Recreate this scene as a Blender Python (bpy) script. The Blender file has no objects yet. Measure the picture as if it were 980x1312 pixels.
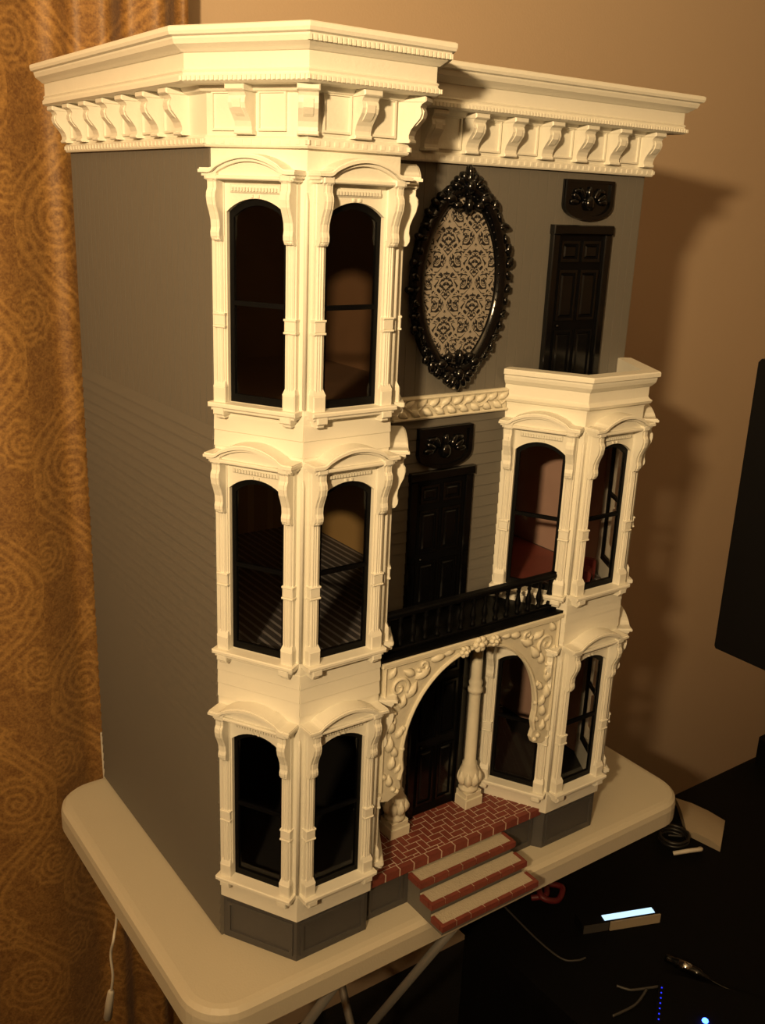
import bpy, math, random
from mathutils import Vector, Matrix
random.seed(7)
S = bpy.context.scene
COL = S.collection
R = math.radians

# ------------------------------------------------------------------ camera
cam_d = bpy.data.cameras.new('camera'); cam = bpy.data.objects.new('camera', cam_d); COL.objects.link(cam)
cam.location = (-0.3803, -0.7918, 0.7635)
cam.rotation_euler = (1.2613, -0.0383, -0.6131)
cam_d.sensor_fit = 'VERTICAL'; cam_d.sensor_height = 36.0; cam_d.lens = 36.0 * 1250.7 / 1312.0
cam_d.clip_start = 0.01; cam_d.clip_end = 50
S.camera = cam
# ------------------------------------------------------------------ world, lamp, exposure
W_ = bpy.data.worlds.new('world'); S.world = W_; W_.use_nodes = True
W_.node_tree.nodes['Background'].inputs[0].default_value = (1.0, 0.72, 0.45, 1)
W_.node_tree.nodes['Background'].inputs[1].default_value = 0.02
ld = bpy.data.lights.new('lamp_light', 'AREA'); lamp = bpy.data.objects.new('lamp_light', ld); COL.objects.link(lamp)
lamp.location = (-0.93, -1.00, 1.03)
_d = Vector((.72, .69, 0)).normalized() * math.cos(R(38)) + Vector((0, 0, math.sin(R(38))))      # a lamp whose open side faces the house and upwards
lamp.rotation_euler = _d.to_track_quat('-Z', 'Y').to_euler()
ld.shape = 'DISK'; ld.size = 0.09; ld.energy = 46; ld.color = (1.0, 0.69, 0.345)
S.view_settings.view_transform = 'Standard'; S.view_settings.look = 'None'
S.view_settings.exposure = 0.0; S.view_settings.gamma = 1.0; S.view_settings.use_curve_mapping = False

# ------------------------------------------------------------------ materials
def nn(t, kind, **kw):
    n = t.nodes.new(kind)
    for k, v in kw.items(): setattr(n, k, v)
    return n
def new_mat(name):
    m = bpy.data.materials.new(name); m.use_nodes = True
    return m, m.node_tree, m.node_tree.nodes['Principled BSDF']
def paint(name, c, rough=0.5, var=0.06, scale=40, bump=0.0, bscale=200, spec=0.5, coat=0.0):
    m, t, b = new_mat(name)
    tc = nn(t, 'ShaderNodeTexCoord'); no = nn(t, 'ShaderNodeTexNoise'); no.inputs['Scale'].default_value = scale; no.inputs['Detail'].default_value = 4
    t.links.new(tc.outputs['Object'], no.inputs['Vector'])
    mx = nn(t, 'ShaderNodeMix', data_type='RGBA')
    mx.inputs['A'].default_value = tuple(max(0, v * (1 - var)) for v in c) + (1,)
    mx.inputs['B'].default_value = tuple(v * (1 + var) for v in c) + (1,)
    t.links.new(no.outputs['Fac'], mx.inputs['Factor']); t.links.new(mx.outputs['Result'], b.inputs['Base Color'])
    b.inputs['Roughness'].default_value = rough; b.inputs['Specular IOR Level'].default_value = spec
    b.inputs['Coat Weight'].default_value = coat
    if bump:
        n2 = nn(t, 'ShaderNodeTexNoise'); n2.inputs['Scale'].default_value = bscale; t.links.new(tc.outputs['Object'], n2.inputs['Vector'])
        bp = nn(t, 'ShaderNodeBump'); bp.inputs['Strength'].default_value = bump; bp.inputs['Distance'].default_value = 0.002
        t.links.new(n2.outputs['Fac'], bp.inputs['Height']); t.links.new(bp.outputs['Normal'], b.inputs['Normal'])
    return m
def emis(name, c, s):
    m, t, b = new_mat(name)
    b.inputs['Base Color'].default_value = (.02, .02, .02, 1)
    b.inputs['Emission Color'].default_value = c + (1,); b.inputs['Emission Strength'].default_value = s
    return m
def math_node(t, op, a, b=None, c=None):
    n = nn(t, 'ShaderNodeMath', operation=op)
    for i, v in enumerate((a, b, c)):
        if v is None: continue
        if isinstance(v, (int, float)): n.inputs[i].default_value = v
        else: t.links.new(v, n.inputs[i])
    return n.outputs[0]

M = {}
M['white'] = paint('white_house_paint', (.80, .78, .70), .42, .03, 60, .12, 300)
M['resin'] = paint('cream_resin', (.74, .70, .58), .28, .08, 90, .15, 260)
M['grey'] = paint('grey_house_paint', (.140, .130, .114), .6, .10, 50, .15, 350)
M['grey_dark'] = paint('dark_grey_paint', (.072, .068, .068), .55, .10, 50, .1, 300)
M['black'] = paint('black_satin_paint', (.0015, .0015, .002), .5, .2, 60, .08, 300, spec=.15)
M['gloss_black'] = paint('gloss_black_paint', (.0025, .0025, .003), .16, .2, 60)
M['brick'] = paint('red_brick_paint', (.185, .042, .028), .62, .30, 70, .3, 500)
M['mortar'] = paint('pale_mortar', (.56, .45, .37), .8, .10, 120, .4, 600)
M['tread'] = paint('sandy_tread', (.46, .41, .32), .8, .10, 140, .5, 500)
M['table'] = paint('cream_plastic', (.60, .55, .44), .48, .03, 12, .12, 420)
M['metal'] = paint('grey_metal_tube', (.34, .33, .31), .35, .1, 20); M['metal'].node_tree.nodes['Principled BSDF'].inputs['Metallic'].default_value = .5
M['wall'] = paint('beige_wall_paint', (.57, .43, .30), .75, .03, 3, .15, 250)
M['ceil'] = paint('ceiling_paint', (.6, .55, .47), .9, .03, 3)
M['floor'] = paint('black_carpet', (.004, .0035, .0035), .95, .2, 80, .4, 300)
M['desk'] = paint('black_desk', (.0022, .0022, .0026), .7, .2, 40, spec=.12)
M['screen'] = paint('dark_screen', (.004, .004, .005), .5, .1, 10)
M['int_brown'] = paint('brown_wallpaper', (.15, .075, .033), .8, .25, 25)
M['int_dark'] = paint('dark_wallpaper', (.010, .009, .009), .85, .2, 25)
M['int_grey'] = paint('speckled_grey_wallpaper', (.30, .26, .24), .8, .5, 160)
M['int_rose'] = paint('rose_wallpaper', (.62, .40, .33), .8, .12, 40)
M['int_red'] = paint('red_furnishing', (.30, .05, .04), .7, .2, 30)
M['int_redfloor'] = paint('red_floor', (.30, .075, .055), .45, .2, 40)
M['cream_card'] = paint('cream_card', (.34, .28, .20), .6, .06, 30)
M['cord'] = paint('white_cord', (.62, .58, .5), .5, .03, 20)
M['cable'] = paint('grey_cable', (.05, .046, .043), .5, .1, 20)
M['dark_cable'] = paint('black_cable', (.01, .01, .01), .4, .1, 20)
M['red_cable'] = paint('red_cable', (.11, .010, .012), .5, .1, 20)
M['chrome'] = paint('chrome', (.6, .6, .6), .15, .02, 20); M['chrome'].node_tree.nodes['Principled BSDF'].inputs['Metallic'].default_value = 1
M['glow'] = emis('lit_screen', (.55, .80, 1.0), 1.3)
M['led'] = emis('blue_led', (.02, .06, 1.0), 20)
M['led_dim'] = emis('blue_led_dim', (.01, .03, 1.0), 1.2)

def glass():
    m = bpy.data.materials.new('window_glass'); m.use_nodes = True; t = m.node_tree; t.nodes.clear()
    o = nn(t, 'ShaderNodeOutputMaterial'); mx = nn(t, 'ShaderNodeMixShader'); tr = nn(t, 'ShaderNodeBsdfTransparent'); gl = nn(t, 'ShaderNodeBsdfGlossy'); lw = nn(t, 'ShaderNodeLayerWeight')
    tr.inputs[0].default_value = (.90, .90, .90, 1); gl.inputs['Roughness'].default_value = .03; lw.inputs[0].default_value = .5; fr = math_node(t, 'MULTIPLY_ADD', math_node(t, 'POWER', lw.outputs['Facing'], 5.0), .5, .02)
    t.links.new(fr, mx.inputs[0]); t.links.new(tr.outputs[0], mx.inputs[1]); t.links.new(gl.outputs[0], mx.inputs[2]); t.links.new(mx.outputs[0], o.inputs[0])
    return m
M['glass'] = glass()

def planks(name, ca, cb, ang, period):
    m, t, b = new_mat(name)
    tc = nn(t, 'ShaderNodeTexCoord'); mp = nn(t, 'ShaderNodeMapping'); mp.inputs['Rotation'].default_value = (0, 0, ang)
    t.links.new(tc.outputs['Object'], mp.inputs[0]); sx = nn(t, 'ShaderNodeSeparateXYZ'); t.links.new(mp.outputs[0], sx.inputs[0])
    f = math_node(t, 'FRACT', math_node(t, 'DIVIDE', sx.outputs[0], period)); l = math_node(t, 'GREATER_THAN', f, .3)
    mx = nn(t, 'ShaderNodeMix', data_type='RGBA'); mx.inputs['A'].default_value = ca + (1,); mx.inputs['B'].default_value = cb + (1,)
    t.links.new(l, mx.inputs['Factor']); t.links.new(mx.outputs['Result'], b.inputs['Base Color']); b.inputs['Roughness'].default_value = .6
    return m
M['plank_floor'] = planks('striped_plank_floor', (.30, .28, .29), (.07, .065, .07), 0, .0105)
M['gold_wallpaper'] = planks('gold_striped_wallpaper', (.42, .27, .11), (.30, .18, .07), 0, .03)

def damask(name, P, Q, ca, cb, scale, thr, soft, rings=False, rough=.7):
    """half-drop mirrored repeat (object x / z): noise scrolls, with ring medallions and ogee bands for the curtain cloth"""
    m, t, b = new_mat(name)
    tc = nn(t, 'ShaderNodeTexCoord'); sx = nn(t, 'ShaderNodeSeparateXYZ'); t.links.new(tc.outputs['Object'], sx.inputs[0])
    x, z = sx.outputs[0], sx.outputs[2]
    x = math_node(t, 'ADD', x, 10 * P)
    col = math_node(t, 'FLOOR', math_node(t, 'DIVIDE', x, P))
    odd = math_node(t, 'MODULO', col, 2.0)
    zz = math_node(t, 'ADD', math_node(t, 'ADD', z, 10 * Q), math_node(t, 'MULTIPLY', odd, Q / 2))
    px = math_node(t, 'PINGPONG', math_node(t, 'SUBTRACT', x, math_node(t, 'MULTIPLY', col, P)), P / 2)
    fz = math_node(t, 'MULTIPLY', math_node(t, 'FRACT', math_node(t, 'DIVIDE', zz, Q)), Q)
    cx = nn(t, 'ShaderNodeCombineXYZ'); t.links.new(px, cx.inputs[0]); t.links.new(fz, cx.inputs[1])
    no = nn(t, 'ShaderNodeTexNoise'); no.inputs['Scale'].default_value = scale; no.inputs['Detail'].default_value = 1.5; no.inputs['Distortion'].default_value = 1.6
    t.links.new(cx.outputs[0], no.inputs['Vector'])
    v = no.outputs['Fac']
    if not rings:
        v = math_node(t, 'ABSOLUTE', math_node(t, 'SUBTRACT', math_node(t, 'FRACT', math_node(t, 'MULTIPLY', v, 5.0)), .5))
        # ogee lattice
        og = math_node(t, 'ABSOLUTE', math_node(t, 'SUBTRACT', px, math_node(t, 'MULTIPLY', math_node(t, 'ADD', math_node(t, 'COSINE', math_node(t, 'MULTIPLY', fz, 2 * math.pi / Q)), 1.0), P / 4)))
        ogl = math_node(t, 'LESS_THAN', og, P * .05)
        v = math_node(t, 'MAXIMUM', v, math_node(t, 'MULTIPLY', ogl, .5))
    else:
        d = math_node(t, 'SQRT', math_node(t, 'ADD', math_node(t, 'POWER', math_node(t, 'SUBTRACT', px, P * .25), 2.0), math_node(t, 'POWER', math_node(t, 'MULTIPLY', math_node(t, 'SUBTRACT', fz, Q / 2), .8), 2.0)))
        wob = math_node(t, 'ADD', d, math_node(t, 'MULTIPLY', no.outputs['Fac'], .010))
        ring = math_node(t, 'MULTIPLY_ADD', math_node(t, 'SINE', math_node(t, 'MULTIPLY', wob, 420.0)), .5, .5)
        inr = math_node(t, 'LESS_THAN', d, P * .20)
        og = math_node(t, 'SUBTRACT', px, math_node(t, 'MULTIPLY', math_node(t, 'ADD', math_node(t, 'COSINE', math_node(t, 'MULTIPLY', fz, 2 * math.pi / Q)), 1.0), P / 4))
        band = math_node(t, 'MULTIPLY_ADD', math_node(t, 'SINE', math_node(t, 'MULTIPLY', math_node(t, 'ADD', og, math_node(t, 'MULTIPLY', no.outputs['Fac'], .012)), 170.0)), .5, .5)
        n2 = nn(t, 'ShaderNodeTexNoise'); n2.inputs['Scale'].default_value = 170; n2.inputs['Detail'].default_value = 4; n2.inputs['Distortion'].default_value = 1.0
        t.links.new(cx.outputs[0], n2.inputs['Vector'])
        v = math_node(t, 'ADD', math_node(t, 'MULTIPLY', inr, ring), math_node(t, 'MULTIPLY', math_node(t, 'SUBTRACT', 1.0, inr), band))
        v = math_node(t, 'ADD', math_node(t, 'MULTIPLY', v, .34), math_node(t, 'MULTIPLY', n2.outputs['Fac'], .62))
    rm = nn(t, 'ShaderNodeMapRange'); rm.inputs['From Min'].default_value = thr - soft; rm.inputs['From Max'].default_value = thr + soft
    t.links.new(v, rm.inputs['Value'])
    mx = nn(t, 'ShaderNodeMix', data_type='RGBA'); mx.inputs['A'].default_value = ca + (1,); mx.inputs['B'].default_value = cb + (1,)
    t.links.new(rm.outputs[0], mx.inputs['Factor']); t.links.new(mx.outputs['Result'], b.inputs['Base Color'])
    b.inputs['Roughness'].default_value = rough
    return m
M['damask'] = damask('damask_cloth', .036, .044, (.010, .008, .008), (.31, .275, .235), 95, .27, .03)
def curtain_cloth(P=.20, Q=.30):
    m, t, b = new_mat('gold_damask_curtain')
    mn = lambda op, a, b_=None, c=None: math_node(t, op, a, b_, c)
    tc = nn(t, 'ShaderNodeTexCoord'); wn = nn(t, 'ShaderNodeTexNoise'); wn.inputs['Scale'].default_value = 22; wn.inputs['Detail'].default_value = 2
    t.links.new(tc.outputs['Object'], wn.inputs['Vector'])
    sx = nn(t, 'ShaderNodeSeparateXYZ'); t.links.new(tc.outputs['Object'], sx.inputs[0])
    x = mn('ADD', sx.outputs[0], 10 * P + .055); x = mn('ADD', x, mn('MULTIPLY', mn('SUBTRACT', wn.outputs['Fac'], .5), .012))
    col = mn('FLOOR', mn('DIVIDE', x, P)); odd = mn('MODULO', col, 2.0)
    z = mn('ADD', mn('ADD', sx.outputs[2], 10 * Q + .03), mn('MULTIPLY', odd, Q / 2))
    px = mn('PINGPONG', mn('SUBTRACT', x, mn('MULTIPLY', col, P)), P / 2); fz = mn('MULTIPLY', mn('FRACT', mn('DIVIDE', z, Q)), Q)
    cxyz = nn(t, 'ShaderNodeCombineXYZ'); t.links.new(px, cxyz.inputs[0]); t.links.new(fz, cxyz.inputs[1])
    def line(d, w_): return mn('MAXIMUM', mn('SUBTRACT', 1.0, mn('DIVIDE', mn('ABSOLUTE', d), w_)), 0.0)
    acc = None
    for cx, cz, R0, petals in ((P * .26, Q * .52, .040, 12), (P * .04, Q * .16, .030, 9), (P * .46, Q * .88, .034, 10)):
        dx, dz = mn('SUBTRACT', px, cx), mn('SUBTRACT', fz, cz)
        d = mn('SQRT', mn('ADD', mn('MULTIPLY', dx, dx), mn('MULTIPLY', dz, dz)))
        an = mn('ARCTAN2', dz, dx); spir = mn('ADD', d, mn('MULTIPLY', an, .0016))
        scal = mn('MULTIPLY', mn('SINE', mn('MULTIPLY', an, float(petals))), .0022)
        for r_, w_, k in ((R0, .0042, 1), (R0 * .70, .0034, 0), (R0 * .40, .0034, 0), (R0 * .14, .0040, 0)):
            l = line(mn('SUBTRACT', mn('ADD', spir, scal) if k else spir, r_), w_)
            acc = l if acc is None else mn('MAXIMUM', acc, l)
    og = mn('SUBTRACT', px, mn('MULTIPLY', mn('ADD', mn('COSINE', mn('MULTIPLY', fz, 2 * math.pi / Q)), 1.0), P / 4))
    for o_, w_ in ((-.016, .0045), (.014, .0045), (.0, .0075)): acc = mn('MAXIMUM', acc, mn('MULTIPLY', line(mn('SUBTRACT', og, o_), w_), .9))
    n1 = nn(t, 'ShaderNodeTexNoise'); n1.inputs['Scale'].default_value = 120; n1.inputs['Detail'].default_value = 3; n1.inputs['Distortion'].default_value = 1.2; t.links.new(cxyz.outputs[0], n1.inputs['Vector'])
    n2 = nn(t, 'ShaderNodeTexNoise'); n2.inputs['Scale'].default_value = 420; n2.inputs['Detail'].default_value = 2; t.links.new(tc.outputs['Object'], n2.inputs['Vector'])
    v = mn('ADD', mn('MULTIPLY', acc, .42), mn('ADD', mn('MULTIPLY', mn('SUBTRACT', n1.outputs['Fac'], .38), 1.2), mn('MULTIPLY', mn('SUBTRACT', n2.outputs['Fac'], .5), .9)))
    rm = nn(t, 'ShaderNodeMapRange'); rm.inputs['From Min'].default_value = -.1; rm.inputs['From Max'].default_value = .72; t.links.new(v, rm.inputs['Value'])
    mx = nn(t, 'ShaderNodeMix', data_type='RGBA'); mx.inputs['A'].default_value = (.155, .068, .016, 1); mx.inputs['B'].default_value = (.40, .215, .058, 1)
    t.links.new(rm.outputs[0], mx.inputs['Factor']); t.links.new(mx.outputs['Result'], b.inputs['Base Color'])
    b.inputs['Roughness'].default_value = .55; b.inputs['Sheen Weight'].default_value = .15
    return m
M['curtain'] = curtain_cloth()

# ------------------------------------------------------------------ mesh builder
class MB:
    def __init__(s): s.v = []; s.f = []
    def add(s, vs, fs):
        o = len(s.v); s.v += [tuple(p) for p in vs]; s.f += [tuple(i + o for i in f) for f in fs]; return s
    def box(s, x0, x1, y0, y1, z0, z1):
        return s.add([(x0, y0, z0), (x1, y0, z0), (x1, y1, z0), (x0, y1, z0), (x0, y0, z1), (x1, y0, z1), (x1, y1, z1), (x0, y1, z1)],
                     [(0, 3, 2, 1), (4, 5, 6, 7), (0, 1, 5, 4), (1, 2, 6, 5), (2, 3, 7, 6), (3, 0, 4, 7)])
    def bbox(s, x0, x1, y0, y1, z0, z1, b):
        """box whose front (-y) face is bevelled by b"""
        return s.add([(x0, y1, z0), (x1, y1, z0), (x1, y1, z1), (x0, y1, z1), (x0, y0 + b, z0), (x1, y0 + b, z0), (x1, y0 + b, z1), (x0, y0 + b, z1),
                      (x0 + b, y0, z0 + b), (x1 - b, y0, z0 + b), (x1 - b, y0, z1 - b), (x0 + b, y0, z1 - b)],
                     [(0, 3, 2, 1), (0, 1, 5, 4), (1, 2, 6, 5), (2, 3, 7, 6), (3, 0, 4, 7), (4, 5, 9, 8), (5, 6, 10, 9), (6, 7, 11, 10), (7, 4, 8, 11), (8, 9, 10, 11)])
    def loops(s, L, closed=True, cap0=True, cap1=True):
        n = len(L[0]); vs = [p for l in L for p in l]; fs = []
        for a in range(len(L) - 1):
            for i in range(n if closed else n - 1):
                j = (i + 1) % n; fs.append((a * n + i, a * n + j, (a + 1) * n + j, (a + 1) * n + i))
        if cap0: fs.append(tuple(range(n))[::-1])
        if cap1: fs.append(tuple((len(L) - 1) * n + i for i in range(n)))
        return s.add(vs, fs)
    def xz(s, poly, y0, y1): return s.loops([[(x, y0, z) for x, z in poly], [(x, y1, z) for x, z in poly]])
    def yz(s, poly, x0, x1): return s.loops([[(x0, y, z) for y, z in poly], [(x1, y, z) for y, z in poly]])
    def xy(s, poly, z0, z1): return s.loops([[(x, y, z0) for x, y in poly], [(x, y, z1) for x, y in poly]])
    def ring(s, outer, inner, y0, y1):
        n = len(outer)
        P = [[(x, y0, z) for x, z in outer], [(x, y0, z) for x, z in inner], [(x, y1, z) for x, z in inner], [(x, y1, z) for x, z in outer]]
        return s.loops(P + [P[0]], True, False, False)
    def lathe(s, prof, n=12, c=(0, 0)):
        L = [[(c[0] + r * math.cos(2 * math.pi * i / n), c[1] + r * math.sin(2 * math.pi * i / n), z) for i in range(n)] for r, z in prof]
        return s.loops(L)
    def tube(s, pts, r, n=8):
        pts = [Vector(p) for p in pts]; L = []
        up = Vector((0, 0, 1)); d0 = (pts[1] - pts[0]).normalized()
        if abs(d0.dot(up)) > .9: up = Vector((1, 0, 0))
        a = d0.cross(up).normalized()
        for i, p in enumerate(pts):
            d = (pts[min(i + 1, len(pts) - 1)] - pts[max(i - 1, 0)]).normalized()
            a = (a - d * a.dot(d)).normalized(); b = d.cross(a)
            rr = r[i] if isinstance(r, (list, tuple)) else r
            L.append([p + (a * math.cos(2 * math.pi * k / n) + b * math.sin(2 * math.pi * k / n)) * rr for k in range(n)])
        return s.loops(L)
    def ball(s, c, rx, ry, rz, n=8, m=5, ang=0):
        """ellipsoid turned by ang in the xz plane"""
        L = []; ca, sa = math.cos(ang), math.sin(ang)
        for j in range(1, m):
            ph = math.pi * j / m; row = []
            for i in range(n):
                th = 2 * math.pi * i / n
                x, y, z = rx * math.sin(ph) * math.cos(th), ry * math.sin(ph) * math.sin(th), rz * math.cos(ph)
                row.append((c[0] + x * ca + z * sa, c[1] + y, c[2] - x * sa + z * ca))
            L.append(row)
        return s.loops(L)
    def sweep(s, path, prof, cap=True):
        """profile of (outward, z) swept with mitres along an xy path; outward is right of travel; the profile is closed"""
        L = []
        for i in range(len(path)):
            L.append([off(path, i, o) + (z,) for o, z in prof])
        return s.loops(L, True, cap, cap)
    def mesh(s, name, smooth=False):
        me = bpy.data.meshes.new(name); me.from_pydata(s.v, [], s.f)
        import bmesh
        b = bmesh.new(); b.from_mesh(me); bmesh.ops.recalc_face_normals(b, faces=b.faces); b.to_mesh(me); b.free()
        if smooth:
            for p in me.polygons: p.use_smooth = True
        return me
    def build(s, name, mat, parent=None, smooth=False, loc=(0, 0, 0), rz=0, label=None, kind=None):
        me = s.mesh(name, smooth); me.materials.append(M[mat] if isinstance(mat, str) else mat)
        return link(name, me, parent, loc, rz, label, kind)
def off(path, i, o):
    p = Vector(path[i]); ns = []
    for a, b in ((i - 1, i), (i, i + 1)):
        if a >= 0 and b < len(path):
            d = (Vector(path[b]) - Vector(path[a])).normalized(); ns.append(Vector((d.y, -d.x)))
    if len(ns) == 1: q = p + ns[0] * o
    else:
        m = (ns[0] + ns[1]).normalized(); q = p + m * (o / max(.2, m.dot(ns[0])))
    return (q.x, q.y)
def link(name, me, parent=None, loc=(0, 0, 0), rz=0, label=None, kind=None, scale=None):
    o = bpy.data.objects.new(name, me); COL.objects.link(o); o.parent = parent; o.location = loc; o.rotation_euler = (0, 0, rz)
    if scale: o.scale = scale
    if label: o['label'] = label
    if kind: o['kind'] = kind
    return o
def empty(name, loc, label, cat):
    o = bpy.data.objects.new(name, None); COL.objects.link(o); o.location = loc; o['label'] = label; o['category'] = cat; o.empty_display_size = .05
    return o
def tag(o, label, cat): o['label'] = label; o['category'] = cat; return o
def data(mb, name, mat, smooth=False):
    me = mb.mesh(name, smooth); me.materials.append(M[mat]); return me

# ------------------------------------------------------------------ the room
FZ, YW = -0.72, 0.46
def struct(o): o['kind'] = 'structure'; return o
struct(MB().box(-2.2, 2.4, -2.6, YW + .1, FZ - .1, FZ).build('floor', 'floor'))
struct(MB().box(-2.2, 2.4, YW, YW + .1, FZ, 1.75).build('wall_back', 'wall'))
struct(MB().box(-2.3, -2.2, -2.6, YW + .1, FZ, 1.75).build('wall_left', 'wall'))
struct(MB().box(2.4, 2.5, -2.6, YW + .1, FZ, 1.75).build('wall_right', 'wall'))
struct(MB().box(-2.2, 2.4, -2.7, -2.6, FZ, 1.75).build('wall_front', 'wall'))
struct(MB().box(-2.2, 2.4, -2.6, YW + .1, 1.75, 1.85).build('ceiling', 'ceil'))

# ------------------------------------------------------------------ curtain
def curtain():
    mb = MB(); nx, nz = 200, 40; x0, x1 = -.75, .168; L = []
    def yy(x, z):
        g = .010 * math.sin(x * 19 + .6) + .006 * math.sin(x * 41 + 1.3)
        k = max(0, min(1, (x + .02) / .07)); k = k * k * (3 - 2 * k)
        low = max(0, min(1, (.2 - z) / .5))
        tight = .016 * math.sin((x - .012 * low) * 2 * math.pi / .062 - 1.9)
        return .402 + g * (1 - k) + tight * k * (.8 + .3 * low)
    for s_ in (0, 1):
        for j in range(nz + 1):
            z = FZ + .03 + (1.66 - FZ) * j / nz
            L.append([(x0 + (x1 - x0) * i / nx + .006 * math.sin(z * 3 + i * .05), yy(x0 + (x1 - x0) * i / nx, z) + s_ * .003, z) for i in range(nx + 1)])
    n = nx + 1; vs = [p for l in L for p in l]; fs = []; o2 = n * (nz + 1)
    for j in range(nz):
        for i in range(nx):
            a = j * n + i; fs.append((a, a + 1, a + n + 1, a + n)); a += o2; fs.append((a, a + n, a + n + 1, a + 1))
    for j in range(nz):
        for i in (0, nx):
            a = j * n + i; fs.append((a, a + n, a + n + o2, a + o2))
    for i in range(nx):
        for j in (0, nz):
            a = j * n + i; fs.append((a, a + 1, a + 1 + o2, a + o2))
    mb.add(vs, fs)
    tag(mb.build('curtain', 'curtain', smooth=True), 'long gold and brown damask curtain hanging behind the dollhouse', 'curtain')
curtain()

# ------------------------------------------------------------------ folding table
def rrect(x0, x1, y0, y1, r, ins=0, k=8):
    x0 += ins; x1 -= ins; y0 += ins; y1 -= ins; r = max(.004, r - ins); P = []
    for cx, cy, a in ((x1 - r, y1 - r, 0), (x0 + r, y1 - r, 90), (x0 + r, y0 + r, 180), (x1 - r, y0 + r, 270)):
        for i in range(k + 1):
            t_ = R(a + 90 * i / k); P.append((cx + r * math.cos(t_), cy + r * math.sin(t_)))
    return P
tbl = empty('folding_table', (.29, .13, FZ), 'cream plastic folding table with rounded corners under the dollhouse', 'table')
def under(o, parent):      # parent while keeping world coordinates
    o.parent = parent; o.location = o.location - parent.location; return o
mb = MB(); T = (-.072, .662, -.103, .362, .05)
mb.loops([[(x, y, z) for x, y in rrect(*T, ins=i)] for i, z in ((.05, -.03), (.012, -.036), (.003, -.036), (0, -.033), (.0, -.012), (.0015, -.005), (.006, -.001), (.012, 0), (.05, 0))])
under(mb.build('table_top', 'table', smooth=False), tbl)
for x, s_ in ((.10, 1), (.27, 1), (.117, -1), (.253, -1)):
    a = (-.088, .288) if s_ > 0 else (.29, -.08)
    pts = [(x, a[0], -.034), (x, a[1], FZ + .012)]
    under(MB().tube(pts, .0058, 12).build('leg', 'metal', smooth=True), tbl)
under(MB().tube([(.10, .288, FZ + .012), (.27, .288, FZ + .012)], .0058, 10).build('foot_bar', 'metal', smooth=True), tbl)
under(MB().tube([(.117, -.08, FZ + .012), (.253, -.08, FZ + .012)], .0058, 10).build('foot_bar', 'metal', smooth=True), tbl)

# ------------------------------------------------------------------ dollhouse
H0 = .80; A_, B_, C_ = .046, .0797, .092; D, WD = .352, .541
house = empty('dollhouse', (0, 0, 0), 'tall grey and white Victorian dollhouse with bay windows standing on the table', 'dollhouse')
PX = .399    # front left corner of the lower bay
TOW = [(0, 0), (A_, -B_), (A_ + C_, -B_), (2 * A_ + C_, 0)]
BAY = [(PX - A_, 0), (PX, -B_), (PX + C_, -B_), (PX + C_ + A_, 0)]
WI = dict(w=.0288, gb=.014, sp=.1745, ap=.1860)

# ---- walls and boards
board_me = data(MB().loops([[(0, y, z) for y, z in ((0, 0), (-1, .04), (-.35, 1), (0, 1))], [(1, y, z) for y, z in ((0, 0), (-1, .04), (-.35, 1), (0, 1))]]), 'board', 'grey')
vboard_me = data(MB().loops([[(x, y, 0) for x, y in ((.03, 0), (.03, -1), (.97, -1), (.97, 0))], [(x, y, 1) for x, y in ((.03, 0), (.03, -1), (.97, -1), (.97, 0))]]), 'board', 'grey')
wboard_me = board_me.copy(); wboard_me.materials.clear(); wboard_me.materials.append(M['white'])
def clap(parent, o, rz, w, z0, z1, step, me=board_me, d=.0016):
    n = max(1, round((z1 - z0) / step)); h = (z1 - z0) / n
    for i in range(n): link('board', me, parent, (o[0], o[1], z0 + i * h), rz, scale=(w, d, h))
def batten(parent, o, rz, w, z0, z1, step, d=.0007):
    n = round(w / step); h = w / n; c, s_ = math.cos(rz), math.sin(rz)
    for i in range(n): link('board', vboard_me, parent, (o[0] + c * h * i, o[1] + s_ * h * i, z0), rz, scale=(h, d, z1 - z0))
sw = MB().box(0, .006, 0, D, 0, H0 + .046).build('side_wall', 'grey', house, label='grey clapboard side wall')
clap(sw, (0, D), R(-90), D, .004, .562, .0125, d=.0024); batten(sw, (0, D), R(-90), D, .562, H0, .0136, .0011)
sw2 = MB().box(WD - .006, WD, .0, D, 0, H0 + .046).build('side_wall', 'grey', house)
clap(sw2, (WD, 0), R(90), D, .004, .562, .0125); batten(sw2, (WD, 0), R(90), D, .562, H0, .0136)
xE, xA = TOW[3][0], BAY[0][0]
fw = MB().box(xE, xA, 0, .006, .052, .562).box(xE, WD, 0, .006, .562, H0 + .046).build('front_wall', 'grey', house, label='grey boarded front wall')
clap(fw, (xE, 0), 0, xA - xE, .056, .316, .0125); clap(fw, (xE, 0), 0, xA - xE, .325, .55, .0125); batten(fw, (xE, 0), 0, WD - xE, .562, H0, .0136, .0004)

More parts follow.
